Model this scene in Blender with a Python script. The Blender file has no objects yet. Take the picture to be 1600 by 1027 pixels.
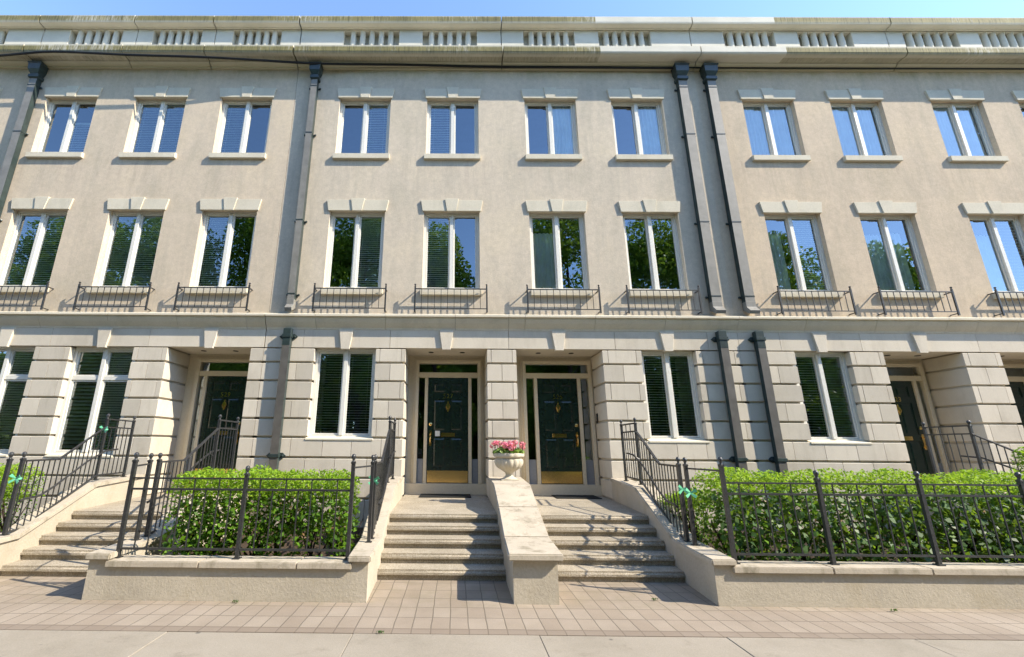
import bpy, bmesh, math, random
import numpy as np
from mathutils import Vector, Matrix
R = math.radians
random.seed(7); np.random.seed(7)
S = bpy.context.scene
COL = S.collection

# ------------------------------------------------------------------ constants (metres; camera stands at x=0, y=0)
CAMH = 1.5525
W = 9.03            # front of the stucco wall
B = 9.00            # front of the stone base
RB = 9.87           # back of the door recesses
TOSUN = Vector((1.0, -0.37, 0.90)).normalized()

# ------------------------------------------------------------------ materials
def new_mat(name):
    m = bpy.data.materials.new(name); m.use_nodes = True
    nt = m.node_tree; bsdf = nt.nodes['Principled BSDF']
    return m, nt, bsdf
def N(nt, t, **kw):
    n = nt.nodes.new(t)
    for k, v in kw.items():
        if k in n.inputs: n.inputs[k].default_value = v
        else: setattr(n, k, v)
    return n
def link(nt, a, b): nt.links.new(a, b)
def ramp(nt, fac, stops):
    r = nt.nodes.new('ShaderNodeValToRGB'); e = r.color_ramp.elements
    while len(e) < len(stops): e.new(0.5)
    for el, (p, c) in zip(e, stops):
        el.position = p; el.color = (c[0], c[1], c[2], 1) if not isinstance(c, (int, float)) else (c, c, c, 1)
    link(nt, fac, r.inputs[0]); return r.outputs[0]
def mixc(nt, fac, a, b, mode='MIX'):
    n = nt.nodes.new('ShaderNodeMix'); n.data_type = 'RGBA'; n.blend_type = mode
    for s, v in ((0, fac), (6, a), (7, b)):
        if hasattr(v, 'is_output') or isinstance(v, bpy.types.NodeSocket): link(nt, v, n.inputs[s])
        elif s == 0: n.inputs[0].default_value = v
        else: n.inputs[s].default_value = (v[0], v[1], v[2], 1)
    return n.outputs[2]
def math_n(nt, op, a, b=None, c=None, clamp=False):
    n = nt.nodes.new('ShaderNodeMath'); n.operation = op; n.use_clamp = clamp
    for i, v in enumerate((a, b, c)):
        if v is None: continue
        if isinstance(v, bpy.types.NodeSocket): link(nt, v, n.inputs[i])
        else: n.inputs[i].default_value = v
    return n.outputs[0]
def pos(nt, scale=(1, 1, 1)):
    g = nt.nodes.new('ShaderNodeNewGeometry'); m = nt.nodes.new('ShaderNodeMapping')
    m.inputs['Scale'].default_value = scale
    link(nt, g.outputs['Position'], m.inputs['Vector']); return m.outputs[0]
def noise(nt, scale, detail=4, rough=.6, vec=None, sc=(1, 1, 1), dist=0):
    n = N(nt, 'ShaderNodeTexNoise'); n.inputs['Scale'].default_value = scale
    n.inputs['Detail'].default_value = detail; n.inputs['Roughness'].default_value = rough
    n.inputs['Distortion'].default_value = dist
    link(nt, vec if vec is not None else pos(nt, sc), n.inputs['Vector']); return n.outputs['Fac']
def bump(nt, bsdf, h, strength=.3, dist=.01):
    b = N(nt, 'ShaderNodeBump'); b.inputs['Strength'].default_value = strength; b.inputs['Distance'].default_value = dist
    link(nt, h, b.inputs['Height']); link(nt, b.outputs[0], bsdf.inputs['Normal'])
def sep(nt):
    g = nt.nodes.new('ShaderNodeNewGeometry'); s = nt.nodes.new('ShaderNodeSeparateXYZ')
    link(nt, g.outputs['Position'], s.inputs[0]); return s.outputs
def island(nt):
    return nt.nodes.new('ShaderNodeNewGeometry').outputs['Random Per Island']
def sc3(c, k): return tuple(x * k for x in c)

def mineral(name, col, var=.18, big=1.2, fine=60, bstr=.35, bdist=.006, rough=.9, blotch=None, bl_amt=.5, isl=0):
    m, nt, b = new_mat(name)
    n1 = noise(nt, big, 5, .65); n2 = noise(nt, fine, 3, .7)
    c = ramp(nt, n1, [(.25, sc3(col, 1 - var)), (.5, col), (.78, sc3(col, 1 + var * .8))])
    c = mixc(nt, .5, c, ramp(nt, n2, [(.3, .68), (.7, 1.0)]), 'MULTIPLY')
    if blotch:
        n3 = noise(nt, big * 1.7, 6, .72, sc=(1, 1, .45), dist=.4)
        c = mixc(nt, math_n(nt, 'MULTIPLY', ramp(nt, n3, [(.52, 0), (.72, 1)]), bl_amt), c, blotch)
    if isl and name.startswith('lime'):
        o = sep(nt); lo = math_n(nt, 'MULTIPLY_ADD', o['Z'], -.8, 1.25, clamp=True)
        c = mixc(nt, math_n(nt, 'MULTIPLY', lo, ramp(nt, noise(nt, 2.4, 6, .75, sc=(1.5, 1.5, .6)), [(.42, 0), (.7, .75)])), c, (.36, .31, .23))
        c = mixc(nt, ramp(nt, noise(nt, 1.9, 6, .75, sc=(3, 3, .35)), [(.55, 0), (.72, .4)]), c, (.45, .40, .31))
    if isl:
        c = mixc(nt, 1.0, c, ramp(nt, island(nt), [(0, 1 - isl), (1, 1.0)]), 'MULTIPLY')
    link(nt, c, b.inputs['Base Color']); b.inputs['Roughness'].default_value = rough
    b.inputs['Specular IOR Level'].default_value = .25
    bump(nt, b, math_n(nt, 'ADD', n2, math_n(nt, 'MULTIPLY', n1, .6)), bstr, bdist)
    return m

def plain(name, col, rough=.5, metal=0, spec=.5, var=.12, scale=25):
    m, nt, b = new_mat(name)
    n1 = noise(nt, scale, 3, .6)
    link(nt, ramp(nt, n1, [(.3, sc3(col, 1 - var)), (.7, sc3(col, 1 + var))]), b.inputs['Base Color'])
    b.inputs['Roughness'].default_value = rough; b.inputs['Metallic'].default_value = metal
    b.inputs['Specular IOR Level'].default_value = spec
    return m

def stucco_mat():
    m, nt, b = new_mat('stucco')
    col = (.64, .55, .43)
    n1 = noise(nt, .55, 6, .62); n2 = noise(nt, 38, 4, .75); n3 = noise(nt, 1.6, 6, .7, sc=(1.6, 1, .28), dist=.5)
    c = ramp(nt, n1, [(.25, (.555, .487, .37)), (.5, col), (.75, (.69, .59, .435))])
    c = mixc(nt, math_n(nt, 'MULTIPLY', ramp(nt, n3, [(.46, 0), (.72, 1)]), .6), c, (.46, .415, .33))
    c = mixc(nt, .42, c, ramp(nt, n2, [(.3, .66), (.7, 1.04)]), 'MULTIPLY')
    c = mixc(nt, .5, c, ramp(nt, noise(nt, 9, 5, .75), [(.35, .80), (.65, 1.06)]), 'MULTIPLY')
    o = sep(nt)
    # greenish growth under the cornice and grime on the bottom of the wall, broken up by noise
    gr = math_n(nt, 'MULTIPLY_ADD', o['Z'], 2.2, -2.2 * 10.22, clamp=True)
    n4 = noise(nt, 3.5, 5, .7, sc=(1, 1, .5))
    c = mixc(nt, math_n(nt, 'MULTIPLY', gr, ramp(nt, n4, [(.35, 0), (.7, .8)])), c, (.27, .25, .10))
    g2 = math_n(nt, 'MULTIPLY_ADD', o['Z'], -1.6, 1.6 * 4.75, clamp=True)
    c = mixc(nt, math_n(nt, 'MULTIPLY', g2, ramp(nt, n4, [(.42, 0), (.7, .6)])), c, (.30, .28, .24))
    sk_ = noise(nt, 2.6, 5, .7, sc=(3.2, 1, .22))
    for zt, ln in ((7.98, 1.0), (4.64, 1.6)):   # rain streaks starting at the sill lines
        up_ = math_n(nt, 'LESS_THAN', o['Z'], zt); fd = math_n(nt, 'MULTIPLY_ADD', o['Z'], ln, 1-zt*ln, clamp=True)
        c = mixc(nt, math_n(nt, 'MULTIPLY', math_n(nt, 'MULTIPLY', up_, fd), ramp(nt, sk_, [(.5, 0), (.68, .5)])), c, (.40, .335, .27))
    pk = math_n(nt, 'MULTIPLY_ADD', o['X'], 30, -30*5.86, clamp=True); lf = math_n(nt, 'MULTIPLY_ADD', o['X'], -30, -30*3.95, clamp=True)
    c = mixc(nt, math_n(nt, 'MULTIPLY', math_n(nt, 'ADD', pk, math_n(nt, 'MULTIPLY', lf, .5)), .9), c, mixc(nt, 1.0, c, (1.0, .945, .89), 'MULTIPLY'))
    link(nt, c, b.inputs['Base Color']); b.inputs['Roughness'].default_value = .95; b.inputs['Specular IOR Level'].default_value = .1
    n5 = noise(nt, 7, 5, .7)
    bump(nt, b, math_n(nt, 'ADD', math_n(nt, 'MULTIPLY', n2, .5), n5), .32, .011)
    return m

def precast_mat():
    m, nt, b = new_mat('painted_precast')
    o = sep(nt)
    n1 = noise(nt, 1.3, 5, .6); n2 = noise(nt, 45, 3, .7)
    c = ramp(nt, n1, [(.3, (.56, .53, .43)), (.6, (.66, .62, .51))])
    st = noise(nt, 3.2, 5, .75, sc=(7, 1, .8)); st2 = noise(nt, .45, 3, .5, sc=(1, .3, .3))
    # algae band on the two overhanging lips; one stretch has been cleaned
    def band(z0, z1, f):
        a = math_n(nt, 'MULTIPLY_ADD', o['Z'], f, -f * z0, clamp=True); d = math_n(nt, 'MULTIPLY_ADD', o['Z'], -f, f * z1, clamp=True)
        return math_n(nt, 'MULTIPLY', a, d)
    bd = math_n(nt, 'ADD', band(10.63, 10.875, 14), band(11.72, 11.965, 14), clamp=True)
    ca = math_n(nt, 'GREATER_THAN', o['X'], 3.45); cb = math_n(nt, 'LESS_THAN', o['X'], 7.9)
    clean = math_n(nt, 'SUBTRACT', 1.0, math_n(nt, 'MULTIPLY', ca, cb))
    amt = math_n(nt, 'MULTIPLY', bd, clean)
    mask = math_n(nt, 'MULTIPLY', ramp(nt, math_n(nt, 'ADD', math_n(nt, 'MULTIPLY', st, .6), math_n(nt, 'MULTIPLY', st2, .55)), [(.39, 0), (.54, 1)]), amt)
    alg = ramp(nt, n1, [(.35, (.12, .10, .010)), (.65, (.21, .17, .028))])
    c = mixc(nt, math_n(nt, 'MULTIPLY', mask, .9), c, alg)
    dk = ramp(nt, noise(nt, 4.5, 5, .75, sc=(9, 1, .5)), [(.50, 0), (.62, .75)])
    c = mixc(nt, math_n(nt, 'MULTIPLY', math_n(nt, 'MULTIPLY', dk, amt), 1.0), c, (.045, .048, .018))
    # yellowing on the bed moulding
    yb = band(10.50, 10.64, 16)
    c = mixc(nt, math_n(nt, 'MULTIPLY', yb, .6), c, (.46, .40, .20))
    c = mixc(nt, .3, c, ramp(nt, n2, [(.3, .75), (.7, 1)]), 'MULTIPLY')
    link(nt, c, b.inputs['Base Color']); b.inputs['Roughness'].default_value = .8
    bump(nt, b, n2, .2, .005); return m

def sidewalk_mat():
    m, nt, b = new_mat('sidewalk_concrete')
    n1 = noise(nt, .7, 6, .68); n2 = noise(nt, 120, 3, .7); n3 = noise(nt, 2.2, 6, .75, dist=.6)
    c = ramp(nt, n1, [(.3, (.25, .22, .17)), (.5, (.31, .272, .215)), (.72, (.345, .305, .245))])
    c = mixc(nt, ramp(nt, n3, [(.56, 0), (.68, .55)]), c, (.21, .18, .135))
    c = mixc(nt, .55, c, ramp(nt, n2, [(.3, .62), (.7, 1.05)]), 'MULTIPLY')
    v = N(nt, 'ShaderNodeTexVoronoi'); v.inputs['Scale'].default_value = 3.3; link(nt, pos(nt), v.inputs['Vector'])
    c = mixc(nt, ramp(nt, v.outputs['Distance'], [(.045, .8), (.085, 0)]), c, (.09, .08, .07))   # old gum spots
    link(nt, c, b.inputs['Base Color']); b.inputs['Roughness'].default_value = .92; b.inputs['Specular IOR Level'].default_value = .2
    bump(nt, b, n2, .4, .004); return m

def paver_mat():
    m, nt, b = new_mat('clay_pavers')
    t = N(nt, 'ShaderNodeTexBrick'); t.offset = 0; t.squash = 1
    t.inputs['Color1'].default_value = (.285, .23, .175, 1); t.inputs['Color2'].default_value = (.33, .275, .215, 1)
    t.inputs['Mortar'].default_value = (.165, .135, .10, 1)
    t.inputs['Scale'].default_value = 1; t.inputs['Brick Width'].default_value = .166; t.inputs['Row Height'].default_value = .27
    t.inputs['Mortar Size'].default_value = .006; t.inputs['Mortar Smooth'].default_value = .3
    mp = N(nt, 'ShaderNodeMapping'); g = nt.nodes.new('ShaderNodeNewGeometry')
    mp.inputs['Location'].default_value = (.02, .13, 0)
    link(nt, g.outputs['Position'], mp.inputs['Vector'])
    # joints waver a little
    nv = N(nt, 'ShaderNodeTexNoise'); nv.inputs['Scale'].default_value = 3
    link(nt, g.outputs['Position'], nv.inputs['Vector'])
    va = N(nt, 'ShaderNodeVectorMath', operation='MULTIPLY_ADD'); va.inputs[1].default_value = (.02, .02, 0)
    link(nt, nv.outputs['Color'], va.inputs[0]); link(nt, mp.outputs[0], va.inputs[2]); link(nt, va.outputs[0], t.inputs['Vector'])
    n1 = noise(nt, 1.1, 5, .65); n2 = noise(nt, 90, 3, .7)
    c = mixc(nt, .75, t.outputs['Color'], ramp(nt, n1, [(.3, (.72, .70, .66)), (.7, (1.1, 1.1, 1.08))]), 'MULTIPLY')
    c = mixc(nt, .5, c, ramp(nt, n2, [(.3, .65), (.7, 1.05)]), 'MULTIPLY')
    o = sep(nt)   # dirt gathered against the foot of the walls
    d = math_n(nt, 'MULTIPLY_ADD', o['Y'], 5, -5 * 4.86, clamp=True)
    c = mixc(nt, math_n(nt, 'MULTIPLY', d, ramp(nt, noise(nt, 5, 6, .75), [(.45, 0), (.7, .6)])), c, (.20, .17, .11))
    sold = math_n(nt, 'LESS_THAN', o['Y'], 4.47)
    c = mixc(nt, math_n(nt, 'MULTIPLY', sold, .55), c, (.17, .13, .095))
    link(nt, c, b.inputs['Base Color']); b.inputs['Roughness'].default_value = .9
    bump(nt, b, math_n(nt, 'ADD', math_n(nt, 'MULTIPLY', t.outputs['Fac'], -1.2), math_n(nt, 'MULTIPLY', n2, .4)), .5, .006)
    return m

def aggregate_mat():
    m, nt, b = new_mat('exposed_aggregate')
    v = N(nt, 'ShaderNodeTexVoronoi'); v.inputs['Scale'].default_value = 95; link(nt, pos(nt), v.inputs['Vector'])
    n1 = noise(nt, 2.2, 5, .65)
    c = ramp(nt, v.outputs['Color'], [(0, (.24, .205, .155)), (.5, (.36, .315, .245)), (1, (.50, .455, .37))])
    c = mixc(nt, .8, c, ramp(nt, n1, [(.3, (.68, .66, .60)), (.7, (1.05, 1.03, 1.0))]), 'MULTIPLY')
    link(nt, c, b.inputs['Base Color']); b.inputs['Roughness'].default_value = .9
    bump(nt, b, v.outputs['Distance'], .6, .006); return m

def glass_mat():
    m, nt, b = new_mat('window_glass')
    out = nt.nodes['Material Output']; nt.nodes.remove(b)
    tr = N(nt, 'ShaderNodeBsdfTransparent'); tr.inputs[0].default_value = (.96, .985, .97, 1)
    gl = N(nt, 'ShaderNodeBsdfGlossy'); gl.inputs['Roughness'].default_value = .0; gl.inputs[0].default_value = (.80, .92, 1, 1)
    # slightly uneven float glass
    nb = noise(nt, 1.6, 2, .5); bp = N(nt, 'ShaderNodeBump'); bp.inputs['Strength'].default_value = .05; bp.inputs['Distance'].default_value = .02
    link(nt, nb, bp.inputs['Height']); link(nt, bp.outputs[0], gl.inputs['Normal'])
    fr = N(nt, 'ShaderNodeFresnel'); fr.inputs[0].default_value = 1.5
    fac = math_n(nt, 'MULTIPLY_ADD', fr.outputs[0], 1.1, GLASS_BASE, clamp=True)
    mx = N(nt, 'ShaderNodeMixShader'); link(nt, fac, mx.inputs[0]); link(nt, tr.outputs[0], mx.inputs[1]); link(nt, gl.outputs[0], mx.inputs[2])
    link(nt, mx.outputs[0], out.inputs['Surface']); return m
GLASS_BASE = .17

def leaf_mat(name, c0, c1, trans=.35, rough=.5, scale=2.0):
    m, nt, b = new_mat(name)
    r = island(nt); n1 = noise(nt, scale, 4, .6)
    c = ramp(nt, math_n(nt, 'ADD', math_n(nt, 'MULTIPLY', r, .7), math_n(nt, 'MULTIPLY', n1, .4)), [(.15, c0), (.85, c1)])
    link(nt, c, b.inputs['Base Color']); b.inputs['Roughness'].default_value = rough; b.inputs['Specular IOR Level'].default_value = .35
    tl = N(nt, 'ShaderNodeBsdfTranslucent'); link(nt, mixc(nt, .5, c, (.30, .42, .03)), tl.inputs[0])
    mx = N(nt, 'ShaderNodeMixShader'); mx.inputs[0].default_value = trans
    out = nt.nodes['Material Output']
    link(nt, b.outputs[0], mx.inputs[1]); link(nt, tl.outputs[0], mx.inputs[2]); link(nt, mx.outputs[0], out.inputs['Surface'])
    return m

M = {}
M['stucco'] = stucco_mat()
M['stone'] = mineral('limestone_blocks', (.69, .62, .505), .10, .9, 70, .25, .004, blotch=(.42, .37, .29), bl_amt=.5, isl=.2)
M['trim'] = mineral('cast_stone_trim', (.66, .60, .47), .10, 1.4, 60, .2, .003, blotch=(.40, .37, .28), bl_amt=.4)
M['precast'] = precast_mat()
M['render'] = mineral('garden_wall_render', (.47, .415, .325), .14, 1.6, 45, .5, .008, blotch=(.36, .30, .20), bl_amt=.5)
M['coping'] = mineral('coping_stone', (.47, .41, .32), .14, 2.5, 60, .4, .005, blotch=(.19, .165, .11), bl_amt=.95)
M['steps'] = aggregate_mat()
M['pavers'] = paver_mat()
M['concrete'] = sidewalk_mat()
M['kerb'] = mineral('kerb_concrete', (.42, .40, .36), .1, 2, 80)
M['asphalt'] = mineral('asphalt', (.055, .055, .057), .2, 1, 150, .5, .005)
M['soil'] = mineral('garden_soil', (.055, .038, .024), .4, 3, 40, .9, .03)
M['grass'] = mineral('lawn', (.06, .10, .025), .3, 2, 60, .8, .03)
M['iron'] = plain('wrought_iron', (.028, .028, .028), .42, .0, .6, .35, 40)
M['frame'] = plain('painted_window_frame', (.70, .68, .61), .45, 0, .4, .05)
M['doorframe'] = plain('painted_door_frame', (.62, .54, .40), .5, 0, .4, .06)
M['greypanel'] = plain('grey_painted_panel', (.22, .23, .25), .5, 0, .4, .06)
M['door'] = plain('dark_green_gloss_paint', (.010, .024, .018), .22, 0, .6, .15, 6)
M['brass'] = plain('brass', (.78, .53, .20), .18, 1, .5, .12, 30)
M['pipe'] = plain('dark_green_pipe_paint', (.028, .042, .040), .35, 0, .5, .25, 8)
M['pipe_front'] = plain('pale_pipe_paint', (.21, .20, .175), .5, 0, .4, .15, 5)  # paler tone on the upper pipe fronts and shoes; sides stay dark green
M['pipe_low'] = plain('brown_pipe_paint', (.10, .092, .08), .5, 0, .4, .2, 5)  # browner tone on the front faces of the lower pipes only
M['blind'] = plain('blind_slats', (.78, .78, .74), .6, 0, .3, .04)
M['curtain'] = plain('curtain_cloth', (.90, .91, .89), .9, 0, .1, .08, 3)
M['interior'] = plain('dim_interior', (.07, .065, .06), .9, 0, .1, .1, 2)
M['glass'] = glass_mat()
M['black'] = plain('black_rubber', (.012, .012, .012), .6, 0, .4, .2)
M['mat'] = mineral('coir_doormat', (.018, .020, .020), .2, 4, 120, .9, .01)
M['urn'] = mineral('cast_stone_urn', (.55, .49, .385), .12, 5, 70, .4, .004, blotch=(.36, .32, .22), bl_amt=.6)
M['hedge'] = leaf_mat('hedge_leaves', (.025, .07, .010), (.15, .31, .018), .45)
M['hedge_lime'] = leaf_mat('young_hedge_leaves', (.15, .32, .012), (.36, .52, .035), .5)
M['vine'] = leaf_mat('broad_vine_leaves', (.018, .055, .016), (.07, .15, .03), .28)
M['dead'] = leaf_mat('withered_leaves', (.10, .055, .025), (.22, .13, .05), .2)
M['tree'] = leaf_mat('tree_leaves', (.06, .13, .012), (.25, .37, .04), .5, scale=.6)
M['bark'] = mineral('bark', (.09, .065, .045), .3, 6, 40, .8, .02)
M['stem'] = mineral('shrub_stem', (.05, .034, .026), .3, 8, 60, .6, .01)
M['petal'] = leaf_mat('pink_petals', (.82, .11, .26), (.95, .34, .45), .35)
M['geranium'] = leaf_mat('geranium_leaves', (.07, .15, .02), (.22, .32, .05), .35)
M['ribbon'] = plain('green_ribbon', (.14, .50, .29), .5, 0, .4, .15)
M['paper'] = plain('white_paper', (.72, .72, .70), .7, 0, .2, .04)
M['dark'] = plain('dark_recess', (.03, .025, .02), .8, 0, .2, .1)
M['roof'] = plain('roof_membrane', (.2, .2, .2), .9, 0, .1, .1, 2)

# ------------------------------------------------------------------ mesh builder
class MB:
    def __init__(s): s.v = []; s.f = []; s.mi = []
    def quad(s, a, b, c, d, mi=0):
        n = len(s.v); s.v += [a, b, c, d]; s.f.append((n, n+1, n+2, n+3)); s.mi.append(mi)
    def box(s, x0, x1, y0, y1, z0, z1, mi=0, front=None):
        n = len(s.v)
        s.v += [(x0,y0,z0),(x1,y0,z0),(x1,y1,z0),(x0,y1,z0),(x0,y0,z1),(x1,y0,z1),(x1,y1,z1),(x0,y1,z1)]
        for k, q in enumerate(((0,3,2,1),(4,5,6,7),(0,1,5,4),(1,2,6,5),(2,3,7,6),(3,0,4,7))):
            s.f.append(tuple(n+i for i in q)); s.mi.append(front if (front is not None and k == 2) else mi)
        return s
    def hexa(s, bot, top, mi=0):          # 4 bottom pts ccw from above, 4 top pts
        n = len(s.v); s.v += list(bot) + list(top)
        for q in ((0,3,2,1),(4,5,6,7),(0,1,5,4),(1,2,6,5),(2,3,7,6),(3,0,4,7)):
            s.f.append(tuple(n+i for i in q)); s.mi.append(mi)
        return s
    def rings(s, rs, cap=True, mi=0):
        n = len(s.v); k = len(rs[0])
        for r in rs: s.v += list(r)
        for i in range(len(rs)-1):
            for j in range(k):
                a = n+i*k+j; b = n+i*k+(j+1) % k
                s.f.append((a, b, b+k, a+k)); s.mi.append(mi)
        if cap:
            s.f.append(tuple(n+j for j in reversed(range(k)))); s.mi.append(mi)
            s.f.append(tuple(n+(len(rs)-1)*k+j for j in range(k))); s.mi.append(mi)
        return s
    def block(s, x0, x1, y0, y1, z0, z1, c=.02, side=.003):
        def ring(z, i): return [(x0+i,y0+i,z),(x1-i,y0+i,z),(x1-i,y1,z),(x0+i,y1,z)]
        return s.rings([ring(z0, .048), ring(z0+.019, .046), ring(z0+.021, .008), ring(z0+.028, 0), ring(z1-.028, 0), ring(z1-.021, .008), ring(z1-.019, .046), ring(z1, .048)])
    def extrude_x(s, prof, x0, x1):       # prof: (y,z) loop
        return s.rings([[(x0, y, z) for y, z in prof], [(x1, y, z) for y, z in prof]])
    def prism_y(s, prof, y0, y1):         # prof: (x,z) loop, ccw seen from the front
        return s.rings([[(x, y1, z) for x, z in prof], [(x, y0, z) for x, z in prof]])
    def tube(s, pts, r, k=6, rr=None):
        pts = [Vector(p) for p in pts]; rs = []
        for i, p in enumerate(pts):
            t = (pts[min(i+1, len(pts)-1)] - pts[max(i-1, 0)]).normalized()
            a = t.cross(Vector((0, 0, 1)));
            if a.length < 1e-3: a = Vector((1, 0, 0))
            a.normalize(); b = t.cross(a)
            q = rr[i] if rr else r
            rs.append([tuple(p + a*math.cos(2*math.pi*j/k)*q + b*math.sin(2*math.pi*j/k)*q) for j in range(k)])
        return s.rings(rs)
    def lathe(s, prof, c, k=16, flute=None):   # prof (r,z)
        rs = []
        for r, z in prof:
            ring = []
            for j in range(k):
                a = 2*math.pi*j/k; q = r
                if flute: q = r*(1 + flute(z)*abs(math.sin(a*flute.n/2)))
                ring.append((c[0]+q*math.cos(a), c[1]+q*math.sin(a), c[2]+z))
            rs.append(ring)
        return s.rings(rs)
    def ball(s, c, r, k=8):
        return s.lathe([(r*math.sin(math.pi*i/6)+1e-4, -r*math.cos(math.pi*i/6)) for i in range(7)], c, k)
    def build(s, name, mat, parent=None, L=(0, 0, 0), bevel=0, seg=2, smooth=False):
        L = Vector(L) if parent is None else Vector(parent['_L'])
        me = bpy.data.meshes.new(name)
        me.from_pydata([tuple(Vector(v)-L) for v in s.v], [], s.f)
        mats = mat if isinstance(mat, (list, tuple)) else [mat]
        for m in mats: me.materials.append(M[m])
        if len(mats) > 1: me.polygons.foreach_set('material_index', s.mi)
        bm = bmesh.new(); bm.from_mesh(me)
        bmesh.ops.recalc_face_normals(bm, faces=bm.faces) if not getattr(s, 'keep', False) else None
        if bevel:
            es = [e for e in bm.edges if len(e.link_faces) == 2 and e.calc_face_angle(0) > .5]
            bmesh.ops.bevel(bm, geom=es, offset=bevel, segments=seg, affect='EDGES', clamp_overlap=True)
        bm.to_mesh(me); bm.free()
        if smooth:
            me.polygons.foreach_set('use_smooth', [True]*len(me.polygons))
            if smooth != 'all': me.set_sharp_from_angle(angle=R(40))
        o = bpy.data.objects.new(name, me); COL.objects.link(o)
        if parent is not None: o.parent = parent
        else: o.location = L
        o['_L'] = tuple(L)
        return o
ALLTMP = []
def thing(name, label, cat, loc, group=None):
    o = bpy.data.objects.new(name, None); COL.objects.link(o); o.location = loc; o.empty_display_size = .2
    o['label'] = label; o['category'] = cat; o['_L'] = tuple(loc)
    if group: o['group'] = group
    return o
def tag(o, label, cat, group=None):
    o['label'] = label; o['category'] = cat
    if group: o['group'] = group
    return o
def struct(o): o['kind'] = 'structure'; return o
CACHE = {}
def bar(name, mat, parent, c, size):      # small box shared between copies; c = centre (world)
    key = (name, mat, tuple(round(x, 4) for x in size))
    if key not in CACHE:
        b = MB().box(-size[0]/2, size[0]/2, -size[1]/2, size[1]/2, -size[2]/2, size[2]/2)
        me = bpy.data.meshes.new(name); me.from_pydata(b.v, [], b.f); me.materials.append(M[mat]); CACHE[key] = me
    o = bpy.data.objects.new(name, CACHE[key]); COL.objects.link(o); o.parent = parent
    o.location = Vector(c) - Vector(parent['_L']); o['_L'] = parent['_L']
    return o
def copy_at(src, parent, delta):
    o = src.copy(); COL.objects.link(o); o.parent = parent; o.location = src.location + Vector(delta); return o

def wall_open(mb, x0, x1, z0, z1, ops, y, depth, back=False, mi=0):
    xs = sorted({x0, x1, *[v for o in ops for v in (o[0], o[1])]}); zs = sorted({z0, z1, *[v for o in ops for v in (o[2], o[3])]})
    xs = [x for x in xs if x0-1e-6 <= x <= x1+1e-6]; zs = [z for z in zs if z0-1e-6 <= z <= z1+1e-6]
    for i in range(len(xs)-1):
        for j in range(len(zs)-1):
            cx, cz = (xs[i]+xs[i+1])/2, (zs[j]+zs[j+1])/2
            if any(o[0] < cx < o[1] and o[2] < cz < o[3] for o in ops): continue
            mb.quad((xs[i],y,zs[j]),(xs[i+1],y,zs[j]),(xs[i+1],y,zs[j+1]),(xs[i],y,zs[j+1]), mi)
    for a, b, c, d in ops:
        e = y+depth
        mb.quad((a,y,c),(a,y,d),(a,e,d),(a,e,c)); mb.quad((b,y,c),(b,e,c),(b,e,d),(b,y,d))
        mb.quad((a,y,c),(a,e,c),(b,e,c),(b,y,c)); mb.quad((a,y,d),(b,y,d),(b,e,d),(a,e,d))
        if back: mb.quad((a,e,c),(b,e,c),(b,e,d),(a,e,d))
    # returns along the outer edge so the sheet is never seen edge-on
    mb.quad((x0,y,z0),(x0,y,z1),(x0,y+depth,z1),(x0,y+depth,z0)); mb.quad((x1,y,z0),(x1,y+depth,z0),(x1,y+depth,z1),(x1,y,z1))
    mb.keep = True

# ------------------------------------------------------------------ windows
def slats(x0, x1, y, z0, z1, pitch, depth, tilt):
    mb = MB(); z = z0+.02; c, s = math.cos(tilt)*depth/2, math.sin(tilt)*depth/2
    while z < z1-.03:
        j = random.uniform(-.0015, .0015)
        mb.hexa([(x0,y-c,z-s+j),(x1,y-c,z-s+j),(x1,y+c,z+s),(x0,y+c,z+s)], [(x0,y-c,z-s+j+.004),(x1,y-c,z-s+j+.004),(x1,y+c,z+s+.004),(x0,y+c,z+s+.004)])
        z += pitch
    mb.box(x0, x1, y-.02, y+.02, z1-.045, z1)
    for fx in (.18, .82):
        xx = x0+(x1-x0)*fx; mb.box(xx-.002, xx+.002, y-c-.003, y-c-.001, z0, z1)
    return mb
def folds(x0, x1, y, z0, z1):
    n = max(8, int((x1-x0)/.02)); mb = MB(); pv = None
    for i in range(n+1):
        x = x0+(x1-x0)*i/n; yy = y+.022*math.sin(i*1.35+x*3)+.008*math.sin(i*.37)
        if pv: mb.quad((pv[0],pv[1],z0),(x,yy,z0),(x,yy+.01,z1),(pv[0],pv[1]+.01,z1))
        pv = (x, yy)
    mb.keep = True
    return mb
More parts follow.
